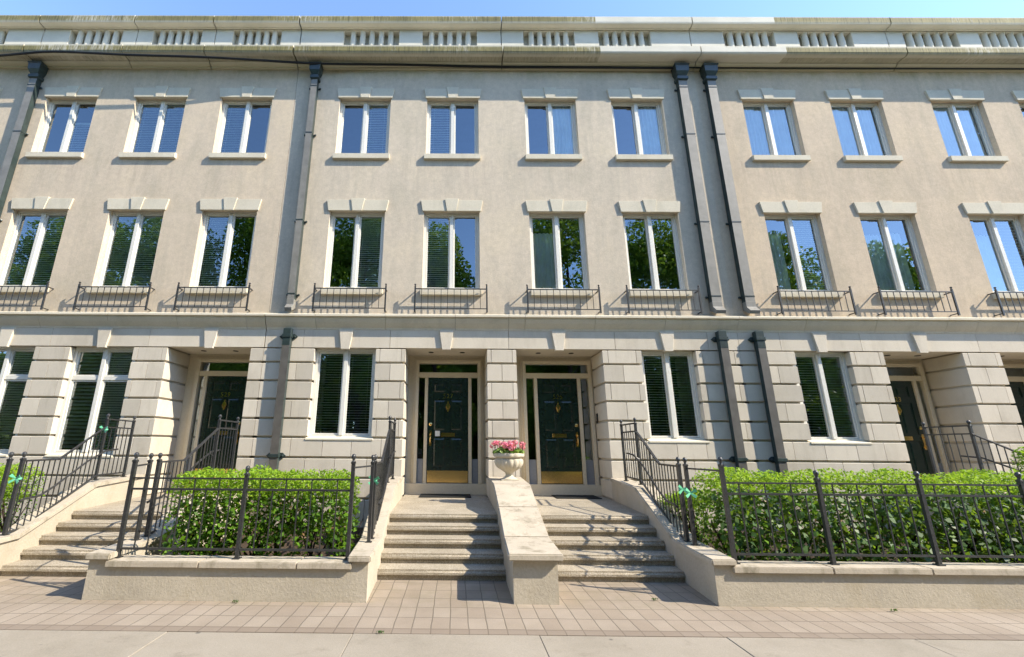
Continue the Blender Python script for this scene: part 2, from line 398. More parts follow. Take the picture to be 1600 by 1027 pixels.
def window(house, xa, xb, z0, z1, yf, kinds, transom=None, mid=.075):
    """casement pair filling the opening; the frame front sits at yf"""
    f = .055; xm = (xa+xb)/2
    fr = MB()
    fr.box(xa, xa+f, yf, yf+.08, z0, z1); fr.box(xb-f, xb, yf, yf+.08, z0, z1)
    fr.box(xa+f, xb-f, yf, yf+.08, z1-f, z1); fr.box(xa+f, xb-f, yf, yf+.08, z0, z0+f*.9)
    fr.box(xm-mid/2, xm+mid/2, yf-.022, yf+.08, z0+f*.9, z1-f)
    panes = []
    rows = [(z0+f*.9, z1-f)] if not transom else [(z0+f*.9, transom-.035), (transom+.035, z1-f)]
    if transom:
        fr.box(xa+f, xm-mid/2, yf+.003, yf+.08, transom-.035, transom+.035); fr.box(xm+mid/2, xb-f, yf+.003, yf+.08, transom-.035, transom+.035)
    s = .032
    for (ra, rb) in rows:
        for (pa, pb) in ((xa+f, xm-mid/2), (xm+mid/2, xb-f)):
            g = .004
            fr.box(pa+g, pa+g+s, yf+.018, yf+.07, ra+g, rb-g); fr.box(pb-g-s, pb-g, yf+.018, yf+.07, ra+g, rb-g)
            fr.box(pa+g+s, pb-g-s, yf+.018, yf+.07, rb-g-s, rb-g); fr.box(pa+g+s, pb-g-s, yf+.018, yf+.07, ra+g, ra+g+s)
            panes.append((pa+g+s, pb-g-s, ra+g+s, rb-g-s))
    w = fr.build('window', 'frame', house)
    for pa, pb, ra, rb in panes:
        g = MB().quad((pa-.005,yf+.045,ra-.005),(pb+.005,yf+.045,ra-.005),(pb+.005,yf+.045,rb+.005),(pa-.005,yf+.045,rb+.005)) or None
        mb = MB(); mb.quad((pa-.005,yf+.045,ra-.005),(pb+.005,yf+.045,ra-.005),(pb+.005,yf+.045,rb+.005),(pa-.005,yf+.045,rb+.005)); mb.keep = True
        mb.build('pane', 'glass', w)
    halves = ((xa+f+.02, xm-.03), (xm+.03, xb-f-.02))
    for k, (pa, pb) in zip(kinds, halves):
        if k == 'b': slats(pa, pb, yf+.095, z0+.05, z1-.05, .05, .046, R(52)).build('blind', 'blind', w)
        elif k == 'o': slats(pa, pb, yf+.095, z0+.05, z1-.05, .052, .045, R(22)).build('blind', 'blind', w)
        elif k == 'h': slats(pa, pb, yf+.095, z0+(z1-z0)*.02, z0+(z1-z0)*.62, .05, .046, R(52)).build('blind', 'blind', w)
        elif k == 's': slats(pa, pb, yf+.095, z0+.05, z1-.05, .075, .07, R(38)).build('shutter', 'blind', w)
        elif k == 'c': folds(pa, pa+(pb-pa)*.68, yf+.085, z0+.05, z1-(z1-z0)*.22).build('curtain', 'curtain', w)
        elif k == 'e': folds(pa, pb, yf+.085, z0+.05, z1-(z1-z0)*.24).build('curtain', 'curtain', w)
        elif k == 'd': folds(pa, pb, yf+.085, z0+.05, z1-.06).build('curtain', 'curtain', w)
    return w
def lintel(w, xc, z0, z1, hw0, hw1, k):
    p = .036; g = .005
    kb, kt = .105, .155
    for sgn in (-1, 1):
        a = [(xc+sgn*(kb+g), z0), (xc+sgn*hw0, z0), (xc+sgn*hw1, z1), (xc+sgn*(kt-.01+g), z1)]
        if sgn < 0: a = a[::-1]
        MB().prism_y(a, W-p, W+.02).build('lintel', 'trim', w, bevel=.003, seg=1)
    MB().prism_y([(xc-kb, z0-.012), (xc+kb, z0-.012), (xc+kt, z1+.03), (xc-kt, z1+.03)], W-p-.02, W+.02).build('keystone', 'trim', w, bevel=.003, seg=1)
def sill(w, xc, z1, hw, p=.07):
    MB().extrude_x([(W-p, z1-.14), (W+.12, z1-.14), (W+.12, z1+.012), (W-p, z1-.006)], xc-hw, xc+hw).build('sill', 'trim', w, bevel=.006)

# ------------------------------------------------------------------ iron guard under the first-floor windows
def guard(house, xa, xb, z0, z1):
    y = W-.155; p = house
    g = MB()
    for zz, t in ((z1-.085, .012), (z0+.05, .010)):
        g.box(xa+.014, xb-.014, y-t, y+t, zz-t*.8, zz+t*.8)
    for x in (xa, xb):
        g.box(x-.010, x+.010, y+.014, W+.0, z1-.098, z1-.078)
        g.box(x-.010, x+.010, y+.014, W+.0, z0+.008, z0+.026)
    o = g.build('window_guard', 'iron', house)
    for x in (xa, xb):
        pm = MB().box(x-.015, x+.015, y-.015, y+.015, z0-.03, z1-.03); pm.lathe([(.008,-.035),(.02,-.025),(.010,-.015),(.012,-.01),(.022,.01),(.020,.022),(.001,.032)], (x, y, z1), 8)
        pm.build('post', 'iron', o)
    n = 10
    for i in range(1, n+1):
        x = xa+(xb-xa)*i/(n+1)
        bar('picket', 'iron', o, (x, y, (z0+.05+z1-.085)/2), (.011, .011, z1-z0-.135))
    return o

# ------------------------------------------------------------------ rain pipes
def downpipe(house, xu, xl, wu=.145, low=True, dz=0):
    y0, y1 = W-.14, W-.012
    hw = wu/2; lw = .078
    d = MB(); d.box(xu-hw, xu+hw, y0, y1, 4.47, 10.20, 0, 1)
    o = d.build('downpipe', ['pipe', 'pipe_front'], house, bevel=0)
    h = MB()
    h.rings([[(xu-a, W-b, z),(xu+a, W-b, z),(xu+a, W-.003, z),(xu-a, W-.003, z)] for a, b, z in
             ((hw+.01,.155,10.14),(hw+.035,.175,10.17),(hw+.035,.175,10.24),(hw+.005,.16,10.26),(hw+.055,.21,10.37),(hw+.065,.22,10.53),(hw+.08,.235,10.535),(hw+.08,.235,10.575))])
    h.build('leader_head', 'pipe', o, bevel=.004, seg=1)
    e = MB(); e.rings([[(xu-hw-.004,a,b),(xu+hw+.004,a,b),(xu+hw+.004,c,d_),(xu-hw-.004,c,d_)] for a,b,c,d_ in
                      ((y0-.004,4.50,y1,4.50),(y0-.004,4.38,y1,4.33),(y0-.10,4.285,y0-.07,4.215))])
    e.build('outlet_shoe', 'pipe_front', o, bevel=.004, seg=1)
    for z in (9.95, 8.62-dz, 6.35, 4.62):
        b = MB(); b.box(xu-hw-.05, xu+hw+.05, W-.02, W-.004, z-.018, z+.018); b.box(xu-hw-.006, xu+hw+.006, y0-.006, y1, z-.012, z+.012)
        for sx in (-1, 1): b.ball((xu+sx*(hw+.05), W-.03, z), .026, 6)
        b.build('bracket', 'pipe', o)
    if low:
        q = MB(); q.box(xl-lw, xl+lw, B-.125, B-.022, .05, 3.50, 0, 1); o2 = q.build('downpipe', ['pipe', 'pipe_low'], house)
        t = MB(); t.box(xl-lw-.003, xl+lw+.003, B-.128, B-.01, 3.50, 3.86); t.build('collar', 'pipe', o2, bevel=.004, seg=1)
        for z in (3.70, 1.33):
            b = MB(); b.prism_y([(xl-lw-.115, z), (xl-lw-.05, z-.055), (xl+lw+.05, z-.055), (xl+lw+.115, z), (xl+lw+.05, z+.055), (xl-lw-.05, z+.055)], B-.022, B-.004)
            b.box(xl-lw-.014, xl+lw+.014, B-.142, B-.03, z-.032, z+.032)
            for sx in (-1, 1): b.ball((xl+sx*(lw+.055), B-.035, z), .022, 6)
            b.build('bracket', 'pipe', o2, bevel=.003, seg=1)

# ------------------------------------------------------------------ front doors
def text_mesh(name, txt, size, loc, mat, parent, depth=.006):
    c = bpy.data.curves.new(name, 'FONT'); c.body = txt; c.size = size; c.extrude = depth; c.align_x = 'CENTER'; c.align_y = 'CENTER'; c.resolution_u = 3; c.space_character = 1.12
    t = bpy.data.objects.new('tmp', c); COL.objects.link(t)
    dg = bpy.context.evaluated_depsgraph_get(); me = bpy.data.meshes.new_from_object(t.evaluated_get(dg)); me.name = name
    bpy.data.objects.remove(t)
    me.transform(Matrix.Translation(Vector(loc)-Vector(parent['_L'])) @ Matrix.Rotation(R(90), 4, 'X'))
    me.materials.clear(); me.materials.append(M[mat])
    o = bpy.data.objects.new(name, me); COL.objects.link(o); o.parent = parent; o['_L'] = parent['_L']; return o
def doorway(house, xa, xb, num, handle, ra, rb_, lw=.88):
    """door unit standing at the back of the recess; xa..xb the whole frame"""
    y = RB-.02; z0, zt, zb, zh = .785, 3.37, 3.05, 2.99
    fr = MB(); t = .07; xc = (xa+xb)/2; la, lb = xc-lw/2, xc+lw/2; mu = .07
    fr.box(xa, xa+t, y-.10, y+.06, z0, zt); fr.box(xb-t, xb, y-.10, y+.06, z0, zt); fr.box(xa+t, xb-t, y-.10, y+.06, zt-t, zt)
    fr.box(xa+t, xb-t, y-.085, y+.06, zh, zh+.11)
    fr.box(la-mu, la, y-.08, y+.06, z0, zh); fr.box(lb, lb+mu, y-.08, y+.06, z0, zh)
    # surrounding casing, stepped back from the frame
    fr.box(xa-.05, xa, y-.055, y+.06, z0, zt+.05); fr.box(xb, xb+.05, y-.055, y+.06, z0, zt+.05); fr.box(xa, xb, y-.055, y+.06, zt, zt+.05)
    fr.box(ra-.02, xa-.05, y-.02, y+.07, .5, 3.52); fr.box(xb+.05, rb_+.02, y-.02, y+.07, .5, 3.52); fr.box(xa-.05, xb+.05, y-.02, y+.07, zt+.05, 3.52)
    o = fr.build('door_frame', 'doorframe', house, bevel=.004, seg=1)
    def pane(a, b, c, d, n):
        g = MB(); g.quad((a,y-.02,c),(b,y-.02,c),(b,y-.02,d),(a,y-.02,d)); g.keep = True; g.build(n, 'glass', o)
    pane(xa+t, xb-t, zh+.11, zt-t, 'transom_pane')
    for a, b in ((xa+t, la-mu), (lb+mu, xb-t)):
        pane(a, b, 1.27, zh, 'sidelight')
        q = MB(); q.box(a, b, y-.04, y+.03, z0, 1.27); q.box(a+.015, b-.015, y-.048, y-.04, z0+.07, 1.22); q.build('panel', 'greypanel', o)
    # plinth below the unit
    MB().box(ra-.015, rb_+.015, y-.125, RB+.2, .50, z0-.002).build('door_plinth', 'doorframe', house, bevel=.004, seg=1)
    # leaf: stiles and rails round six sunk panels
    d = MB(); yl = y-.045; la += .004; lb -= .004; zt2 = zh-.004; zb2 = z0+.006
    d.box(la, lb, yl+.016, yl+.045, zb2, zt2)
    st = .13*lw; mr = .10*lw
    rows = [(zb2+.30, zb2+.92), (zb2+1.05, zb2+1.72), (zb2+1.86, zt2-.12)]
    d.box(la, la+st, yl, yl+.016, zb2, zt2); d.box(lb-st, lb, yl, yl+.016, zb2, zt2); d.box(xc-mr/2, xc+mr/2, yl, yl+.016, zb2, zt2)
    zs = [zb2] + [v for r in rows for v in r] + [zt2]
    for a, b in ((la+st, xc-mr/2), (xc+mr/2, lb-st)):
        for i in range(0, len(zs), 2): d.box(a, b, yl, yl+.016, zs[i], zs[i+1])
        for r0, r1 in rows:
            d.hexa([(a+.02,yl+.016,r0+.02),(b-.02,yl+.016,r0+.02),(b-.02,yl+.016,r1-.02),(a+.02,yl+.016,r1-.02)], [(a+.05,yl+.006,r0+.05),(b-.05,yl+.006,r0+.05),(b-.05,yl+.006,r1-.05),(a+.05,yl+.006,r1-.05)])
    D = d.build('door', 'door', house, bevel=.0025, seg=1)
    MB().box(la+.01, lb-.01, yl-.004, yl-.001, zb2+.01, zb2+.245).build('kick_plate', 'brass', D)
    k = MB(); kz = zb2+1.57                     # urn-shaped knocker
    k.prism_y([(xc-.012,kz-.11),(xc+.012,kz-.11),(xc+.03,kz-.06),(xc+.05,kz),(xc+.035,kz+.05),(xc+.012,kz+.07),(xc+.016,kz+.10),(xc,kz+.125),(xc-.016,kz+.10),(xc-.012,kz+.07),(xc-.035,kz+.05),(xc-.05,kz),(xc-.03,kz-.06)], yl-.014, yl-.001)
    k.tube([(xc+.034*math.cos(a), yl-.03, kz-.01+.05*math.sin(a)) for a in np.linspace(.3, -math.pi-.3, 9)], .008, 6); k.build('knocker', 'brass', D, bevel=.003, seg=1)
    m = MB(); m.box(xc-.15, xc+.15, yl-.008, yl-.001, zb2+.935, zb2+1.015); m.box(xc-.12, xc+.12, yl-.016, yl-.008, zb2+.955, zb2+.995); m.build('mail_slot', 'brass', D, bevel=.003, seg=1)
    hx = la+.065 if handle < 0 else lb-.065; h = MB()
    h.lathe([(.001,0),(.034,0),(.034,.01),(.02,.016),(.001,.02)], (0,0,0), 12); h.v = [(hx+a, yl-c, zb2+1.19+b) for a, b, c in h.v]
    h.prism_y([(hx-.022,zb2+.74),(hx+.022,zb2+.74),(hx+.03,zb2+.80),(hx+.018,zb2+.86),(hx+.03,zb2+1.0),(hx+.02,zb2+1.06),(hx-.02,zb2+1.06),(hx-.03,zb2+1.0),(hx-.018,zb2+.86),(hx-.03,zb2+.80)], yl-.008, yl-.001)
    h.tube([(hx, yl-.01, zb2+1.0), (hx, yl-.055, zb2+.98), (hx, yl-.06, zb2+.9), (hx, yl-.05, zb2+.82), (hx, yl-.01, zb2+.78)], .013, 8); h.build('handle', 'brass', D)
    text_mesh('house_number', num, .135, (xc, yl-.006, zb2+1.79), 'brass', D)

# ------------------------------------------------------------------ a town house
COURSES = [0, .56, .93, 1.30, 1.68, 2.04, 2.42, 2.79, 3.17, 3.478]
def cornice_profile():
    return [(W+.02,10.55),(W-.055,10.55),(W-.06,10.585),(W-.11,10.60),(W-.15,10.63),(W-.16,10.66),(W-.30,10.665),(W-.31,10.645),(W-.37,10.645),(W-.41,10.665),(W-.43,10.70),(W-.43,10.865),(W-.39,10.885),(W-.08,10.93),(W+.02,10.93)]
def coping_profile():
    return [(W+.2,11.722),(W-.115,11.722),(W-.12,11.70),(W-.15,11.695),(W-.16,11.715),(W-.255,11.715),(W-.28,11.73),(W-.29,11.77),(W-.29,11.93),(W-.265,11.96),(W+.2,12.0)]
def ledge_profile():
    return [(W+.02,3.862),(W-.035,3.862),(W-.045,3.90),(W-.075,3.94),(W-.115,4.0),(W-.15,4.07),(W-.155,4.11),(W-.195,4.115),(W-.195,4.155),(W-.18,4.168),(W+.0,4.225),(W+.02,4.225)]

def house(label, x0, x1, wins, gwins, door, bals, joints, pipes, number, handle, gap=(0, 0), bx=None):
    H = thing('townhouse', label, 'townhouse', ((x0+x1)/2, 9.6, 0), 'row of townhouses')
    a, b = x0+gap[0], x1-gap[1]
    ba, bb_ = bx or (a, b)
    F2, F3 = (4.775, 6.665), (8.115, 9.725); hw = .623
    ops = []
    for xc, k3, k2 in wins: ops += [(xc-hw, xc+hw, *F2), (xc-hw, xc+hw, *F3)]
    mb = MB(); wall_open(mb, a, b, 4.20, 10.60, ops, W, .22); mb.build('wall', 'stucco', H)
    for xc, k3, k2 in wins:
        for (z0, z1), k in ((F3, k3), (F2, k2)):
            w = window(H, xc-hw+.001, xc+hw-.001, z0+.002, z1-.002, W+.105, k)
            lintel(w, xc, z1-.025, z1+.245, .655, .70, k); sill(w, xc, z0, .66)
        guard(H, xc-.755, xc+.755, 4.25, 4.82)
    # stone base in courses
    opn = sorted([(g[0], g[1], g[2]) for g in gwins] + ([(door[0], door[1], 0)] if door else []))
    rng = random.Random(int(x0*31))
    spans = [(ba, bb_)] if not door else [t for t in ((ba, door[0]), (door[1], bb_)) if t[1]-t[0] > .05]
    for pa, pb in spans:
        st = MB(); wo = [o for o in opn if o[2] > 0 and pa < o[0] < pb]
        for ci in range(len(COURSES)-1):
            z0, z1 = COURSES[ci], COURSES[ci+1]
            segs = []; cur = pa
            for (oa, ob, oz) in wo:
                if oz < z1-.05: segs.append((cur, oa)); cur = ob
            segs.append((cur, pb))
            for sa, sb in segs:
                n = max(1, round((sb-sa)/.62)); cuts = [sa]
                if n == 1 and sb-sa > .5: cuts += [sa+(sb-sa)*.5] if ci % 2 else [sa+(sb-sa)*.14, sa+(sb-sa)*.86]
                for i in range(1, n): cuts.append(sa+(sb-sa)*i/n+(.17 if ci % 2 else -.12)+rng.uniform(-.03, .03))
                cuts = sorted(cuts)+[sb]
                for i in range(len(cuts)-1):
                    st.block(cuts[i]+.0045*(i > 0), cuts[i+1]-.0045*(i < len(cuts)-2), B+.0012*rng.uniform(-1, 1), RB+.05, z0, z1)
        cur = pa
        for (oa, ob, oz) in wo+[(pb, pb, 0)]:
            if oa-cur > .1: st.box(cur+.05, oa-.05, B+.052, RB+.03, 0, 3.47)
            if oz > 0: st.box(oa-.03, ob+.03, B+.053, B+.5, 0, oz-.02)
            cur = ob
        st.build('stone_base', 'stone', H)
    for g in gwins:
        w = window(H, g[0]+.002, g[1]-.002, g[2]+.02, 3.476, B+.13, g[3], transom=g[4] if len(g) > 4 else None)
        MB().extrude_x([(B-.012, g[2]-.035), (B+.16, g[2]-.035), (B+.16, g[2]+.05), (B-.012, g[2]+.0)], g[0]-.03 if g[2] > 1.5 else g[0]+.003, g[1]+.03 if g[2] > 1.5 else g[1]-.003).build('sill', 'trim', w, bevel=.004, seg=1)
    # frieze band spanning the openings, with keystones
    fz = MB(); fa = a; edges = sorted([a, b]+[e for (oa, ob, oz) in opn for e in (oa-.25, ob+.28)])
    cuts = [a]
    for e in edges:
        if e-cuts[-1] > .5 and b-e > .4: cuts.append(e)
    cuts.append(b)
    for i in range(len(cuts)-1): fz.box(cuts[i]+.004, cuts[i+1]-.004, B+.002, RB+.1, 3.482, 3.86)
    fo = fz.build('frieze', 'stone', H)
    for (oa, ob, oz) in opn:
        xc = (oa+ob)/2
        MB().prism_y([(xc-.085,3.445),(xc+.085,3.445),(xc+.145,3.858),(xc-.145,3.858)], B-.04, B+.05).build('keystone', 'stone', fo, bevel=.004, seg=1)
    lg = MB(); js = [a]+[x for x in np.arange(math.ceil(a/1.45)*1.45, b, 1.45) if x-a > .3 and b-x > .3]+[b]
    for i in range(len(js)-1): lg.extrude_x(ledge_profile(), js[i]+.003, js[i+1]-.003)
    lg.build('ledge', 'trim', H)
    # cornice, parapet with balusters, coping
    cn = MB(); js = [a]+[j for j in joints if a+.2 < j < b-.2]+[b]
    for i in range(len(js)-1): cn.extrude_x(cornice_profile(), js[i]+.013, js[i+1]-.013)
    cn.build('cornice', 'precast', H, smooth=False)
    pp = MB()
    for i in range(len(js)-1): wall_open(pp, js[i]+.011, js[i+1]-.011, 10.92, 11.725, [(p, q, 11.10, 11.685) for p, q in bals if js[i] < p < js[i+1]], W-.10, .17, back=True)
    po = pp.build('parapet', 'precast', H)
    first = None
    for p, q in bals:
        n = 5; stp = (q-p)/(n+.9)
        for i in range(n):
            x = p+stp*(i+.95)
            if first is None:
                bb = MB(); bb.lathe([(.072,0),(.072,.03),(.062,.05),(.070,.12),(.073,.28),(.070,.42),(.066,.52),(.072,.545),(.074,.583)], (x, W-.025, 11.10), 14)
                first = bb.build('baluster', 'precast', po, smooth=True); fx = x
            else: copy_at(first, po, (x-fx, 0, 0))
    cp = MB()
    for i in range(len(js)-1): cp.extrude_x(coping_profile(), js[i]+.013, js[i+1]-.013)
    cp.build('coping', 'precast', H)
    MB().box(a, b, W+.21, 15, 10.72, 11.6).build('roof', 'roof', H)
    it = MB()
    it.quad((a,13,0),(b,13,0),(b,13,10.7),(a,13,10.7)); it.quad((a,W+.2,0),(a,13,0),(a,13,10.7),(a,W+.2,10.7)); it.quad((b,13,0),(b,W+.2,0),(b,W+.2,10.7),(b,13,10.7))
    it.box(a+.01, b-.01, 10.1, 12.9, .3, .6)
    for z in (3.9, 7.3): it.box(a+.01, b-.01, W+.23, 12.9, z, z+.3)
    it.keep = True; it.build('interior', 'interior', H)
    if door:
        doorway(H, door[2], door[3], number, handle, door[0], door[1])
        for q in (.3, .7):
            x = door[0]+(door[1]-door[0])*q
            MB().lathe([(.001,0),(.055,0),(.055,.008),(.04,.009),(.04,.003),(.001,.003)], (x, B+.42, 3.474), 14).build('soffit_light', 'dark', H)
    for p in pipes: downpipe(H, *p)
    return H

rowj = [-8.1, -6.11]
HA = house('townhouse left of the tall left drainpipe, with three windows to each upper floor', -10.5, -3.95,
    [(-9.42,'nh','bb'),(-7.23,'bb','bb'),(-5.12,'bn','bn')], [(-10.0,-8.70,1.30,'bb',2.83),(-7.97,-6.65,1.30,'sb',2.83)], (-5.95,-4.22,-5.72,-4.32),
    [(-9.82,-8.48),(-7.70,-6.46),(-5.67,-4.44)], rowj, [(-10.36,-10.3,.18,False)], '529', 1, (.005,.005))
HB = house('townhouse behind the pink flower urn, its dark green door 527 left of the stone pillar', -3.95, 1.11,
    [(-2.225,'nb','nb'),(-.095,'bn','bn')], [(-2.90,-1.63,1.66,'oo')], (-1.02,.66,-.86,.57),
    [(-2.86,-1.46),(-.87,.50)], [], [(-3.47,-3.46)], '527', -1, (.005,0), (-3.945,1.26))
HC = house('townhouse right of the stone pillar, its dark green door numbered 525 beside the urn', 1.11, 5.86,
    [(2.27,'nd','en'),(4.37,'nd','nn')], [(3.83,4.95,1.66,'oo')], (1.26,3.03,1.49,3.00),
    [(1.67,2.96),(3.56,4.87)], [], [(5.48,5.48,.20)], '525', 1, (0,0), (1.26,5.86))
HD = house('townhouse right of the paired dark drainpipes, its entry half hidden by the long hedge', 5.86, 10.78,
    [(7.55,'dd','cb'),(9.67,'dd','ec')], [(6.97,8.10,1.66,'oo')], (8.78,10.40,8.88,10.30),
    [(6.70,7.98),(8.57,9.92)], [], [(6.18,6.24,.20)], '523', 1, (0,0), (5.86,11.16))
HE = house('townhouse at the far right edge, its doorway cut off beyond the last stone pillar', 10.78, 15.7,
    [(12.10,'dd','es'),(14.2,'nb','bn')], [(13.5,14.65,1.66,'oo')], (11.16,12.9,11.33,12.75),
    [(11.20,12.55),(13.10,14.40)], [], [], '521', -1, (0,0), (11.16,15.7))
HF = house('townhouse at the far left edge, only a strip of its wall left of the drainpipe', -15.4, -10.5,
    [(-11.9,'bn','bb'),(-14.0,'bb','bn')], [(-12.6,-11.4,1.30,'bb',2.83)], None,
    [(-11.9-.9,-11.42),(-14.6,-13.3)], [], [], '531', 1, (0,.005))
# door bell box beside the right-hand door
MB().box(3.01, 3.028, RB-.28, RB-.20, 2.05, 2.22).build('door_bell', 'black', HC, bevel=.004, seg=1)
# ------------------------------------------------------------------ ground
def lerpx(p, Y): return p[0] + (p[1]-p[0])*(9.0-Y)/3.9       # p = x at y=9.0, x at y=5.1
g = MB(); g.quad((-400,-400,-.16),(400,-400,-.16),(400,400,-.16),(-400,400,-.16)); g.keep = True
struct(g.build('ground', 'grass'))
g = MB(); g.box(-60, 60, 4.352, 9.2, -.1, 0); struct(g.build('paving', 'pavers'))
g = MB()
xs = [-8.75+1.58*i for i in range(-8, 20)]
for i in range(len(xs)-1): g.box(xs[i]+.002, xs[i+1]-.002, 2.2, 4.335, -.1, .002+.002*(i % 2))
struct(g.build('sidewalk', 'concrete', bevel=.004, seg=1))
g = MB(); g.box(-60, 60, 4.30, 4.40, -.1, -.012); struct(g.build('paving_joint', 'soil'))
g = MB(); g.box(-60, 60, 2.0, 2.19, -.155, .002); struct(g.build('kerb', 'kerb', bevel=.012))
g = MB(); g.quad((-60,-7,-.14),(60,-7,-.14),(60,2.02,-.14),(-60,2.02,-.14)); g.keep = True; struct(g.build('road', 'asphalt'))
g = MB(); g.box(-60, 60, -7.2, -7.0, -.155, 0); struct(g.build('kerb', 'kerb', bevel=.012))
g = MB(); g.box(-60, 60, -9.5, -7.205, -.1, .0); struct(g.build('sidewalk', 'concrete'))
# beds
def bed(xa, xb):
    m = MB(); nx, ny = 60, 16; y0, y1 = 5.28, 8.99; rr = random.Random(int(xa*10))
    m.rings([[(xa,y0,-.02),(xb,y0,-.02),(xb,y1,-.02),(xa,y1,-.02)],[(xa,y0,.06),(xb,y0,.06),(xb,y1,.06),(xa,y1,.06)]], cap=False)
    vs = {}
    for i in range(nx+1):
        for j in range(ny+1): vs[i,j] = (xa+(xb-xa)*i/nx, y0+(y1-y0)*j/ny, .06+rr.uniform(0,.05)*(0<i<nx and 0<j<ny))
    for i in range(nx):
        for j in range(ny): m.quad(vs[i,j],vs[i+1,j],vs[i+1,j+1],vs[i,j+1])
    m.keep = True; struct(m.build('soil_bed', 'soil'))
bed(-3.75, -1.12); bed(2.9, 8.3); bed(-13.5, -5.75)

# ------------------------------------------------------------------ stairs, stair walls, garden walls
LA_L = (-5.92, -5.30); LA_R = (-4.20, -3.79); LB_L = (-1.0, -.885); LP_L = (.66, .615); LP_R = (1.26, 1.075); LC_R = (3.0, 2.685); LD_L = (8.80, 8.42); LD_R = (10.4, 9.9)
NOSE = [5.88, 6.16, 6.44, 6.72, 7.0]; RISE = .115
def steps(label, xl, xr, rx, n=5):
    T = thing('front_steps', label, 'steps', (lerpx(xl, 5.9)*.5+lerpx(xr, 5.9)*.5, 5.9, 0), 'entrance steps')
    for i in range(n):
        y0 = NOSE[i]; z1 = RISE*(i+1); last = i == n-1
        y1 = 9.02 if last else NOSE[i+1]+.12
        zb = z1-.084
        def q(y, e=0): return lerpx(xl, y)-.03, lerpx(xr, y)+.03
        m = MB(); a0, b0 = q(y0); a1, b1 = q(y1)
        m.hexa([(a0,y0,zb),(b0,y0,zb),(b1,y1,zb),(a1,y1,zb)], [(a0,y0,z1),(b0,y0,z1),(b1,y1,z1),(a1,y1,z1)])
        o = m.build('landing' if last else 'step', 'steps', T, bevel=.03, seg=3, smooth=True)
        r = MB(); a0, b0 = q(y0+.03)
        r.hexa([(a0,y0+.03,0.0),(b0,y0+.03,0.0),(b1,y1-.01,0.0),(a1,y1-.01,0.0)], [(a0,y0+.03,zb+.004),(b0,y0+.03,zb+.004),(b1,y1-.01,zb+.004),(a1,y1-.01,zb+.004)])
        r.build('riser', 'steps', o)
        if last:
            MB().box(rx[0]+.0, rx[1]-.0, 9.021, RB+.1, .45, z1-.001).build('landing', 'steps', T)
    return T
steps('concrete entrance steps at left edge leading up to the door left of the left hedge', LA_L, LA_R, (-5.93, -4.24))
steps('five concrete entrance steps left of the central pier, leading to door 527', LB_L, LP_L, (-1.0, .64))
steps('five concrete entrance steps right of the central pier, leading to door 525', LP_R, LC_R, (1.28, 3.01))
steps('concrete entrance steps mostly hidden behind the long right hedge', LD_L, LD_R, (8.8, 10.38))

PROF = [(9.0,.905),(7.45,.865),(6.05,.375),(5.10,.375)]
def stair_wall(label, inner, t, prof=PROF, cap=.065, over=.03, group='stair side walls', yend=5.10):
    xi = lambda y: lerpx(inner, y); sgn = 1 if t > 0 else -1
    xo = lambda y: lerpx(inner, y)+t*(1 if y > 7 else (.72+.28*max(0, (y-5.1)/1.9)))
    T = thing('stair_wall', label, 'stair wall', ((xi(6)+xo(6))/2, 6.5, 0), group)
    m = MB(); n = len(prof)
    for i in range(n-1):
        (ya, za), (yb, zb) = prof[i], prof[i+1]
        A = [(xi(ya),ya),(xo(ya),ya),(xo(yb),yb),(xi(yb),yb)]
        if sgn > 0: A = [A[0], A[3], A[2], A[1]]; Z = [za, zb, zb, za]
        else: A = [A[1], A[2], A[3], A[0]]; Z = [za, zb, zb, za]
        m.hexa([(x, y, -.05) for x, y in A], [(x, y, z) for (x, y), z in zip(A, Z)])
    m.build('wall', 'render', T)
    c = MB(); e = over
    top = [(y, z) for y, z in prof]; top[-1] = (prof[-1][0]-.045, prof[-1][1])
    rings = []
    for k, (y, z) in enumerate(top):
        a, b = (xi(y)-sgn*e, xo(y)+sgn*e)
        if sgn < 0: a, b = b, a
        rings.append([(a,y,z+.002),(b,y,z+.002),(b,y,z+cap),(a,y,z+cap)])
    c.rings(rings); c.build('cap', 'coping', T, bevel=.012, seg=2)
    return T
stair_wall('cream stair wall with a worn sloping cap, left side of the leftmost steps', LA_L, -.26)
stair_wall('low stair wall between the leftmost steps and the left hedge bed', LA_R, .28)
stair_wall('stair wall between the left hedge bed and the steps to door 527', LB_L, -.25)
stair_wall('stair wall right of the steps to door 525, below the black railing', LC_R, .27)
stair_wall('stair wall half hidden behind the long right hedge, under its railing', LD_L, -.26)
stair_wall('stair wall on the far side of the hidden right steps', LD_R, .26)
# central pier carrying the urn
P = thing('stair_pier', 'broad pale stone pier with sloping cap between the two central stairs, urn on top', 'stair pier', (.86, 6.5, 0))
PP = [(9.0,.905),(7.50,.895),(5.78,.435),(5.10,.405)]
m = MB()
for i in range(3):
    (ya, za), (yb, zb) = PP[i], PP[i+1]
    A = [(lerpx(LP_L, ya), ya), (lerpx(LP_L, yb), yb), (lerpx(LP_R, yb), yb), (lerpx(LP_R, ya), ya)]
    m.hexa([(x, y, -.05) for x, y in A], [(x, y, z) for (x, y), z in zip(A, (za, zb, zb, za))])
m.build('wall', 'render', P)
c = MB(); prs = [(9.0,.905,.02),(7.50,.895,.02),(6.63,.664,.02),(5.78,.437,.03),(5.02,.410,.055)]
for i in range(4):
    (ya, za, ea), (yb, zb, eb) = prs[i], prs[i+1]; dy = .003
    c.rings([[(lerpx(LP_L,y)-e,y,z+.002),(lerpx(LP_R,y)+e,y,z+.002),(lerpx(LP_R,y)+e,y,z+.07),(lerpx(LP_L,y)-e,y,z+.07)] for y, z, e in ((ya-dy, za, ea), (yb+dy, zb, eb))])
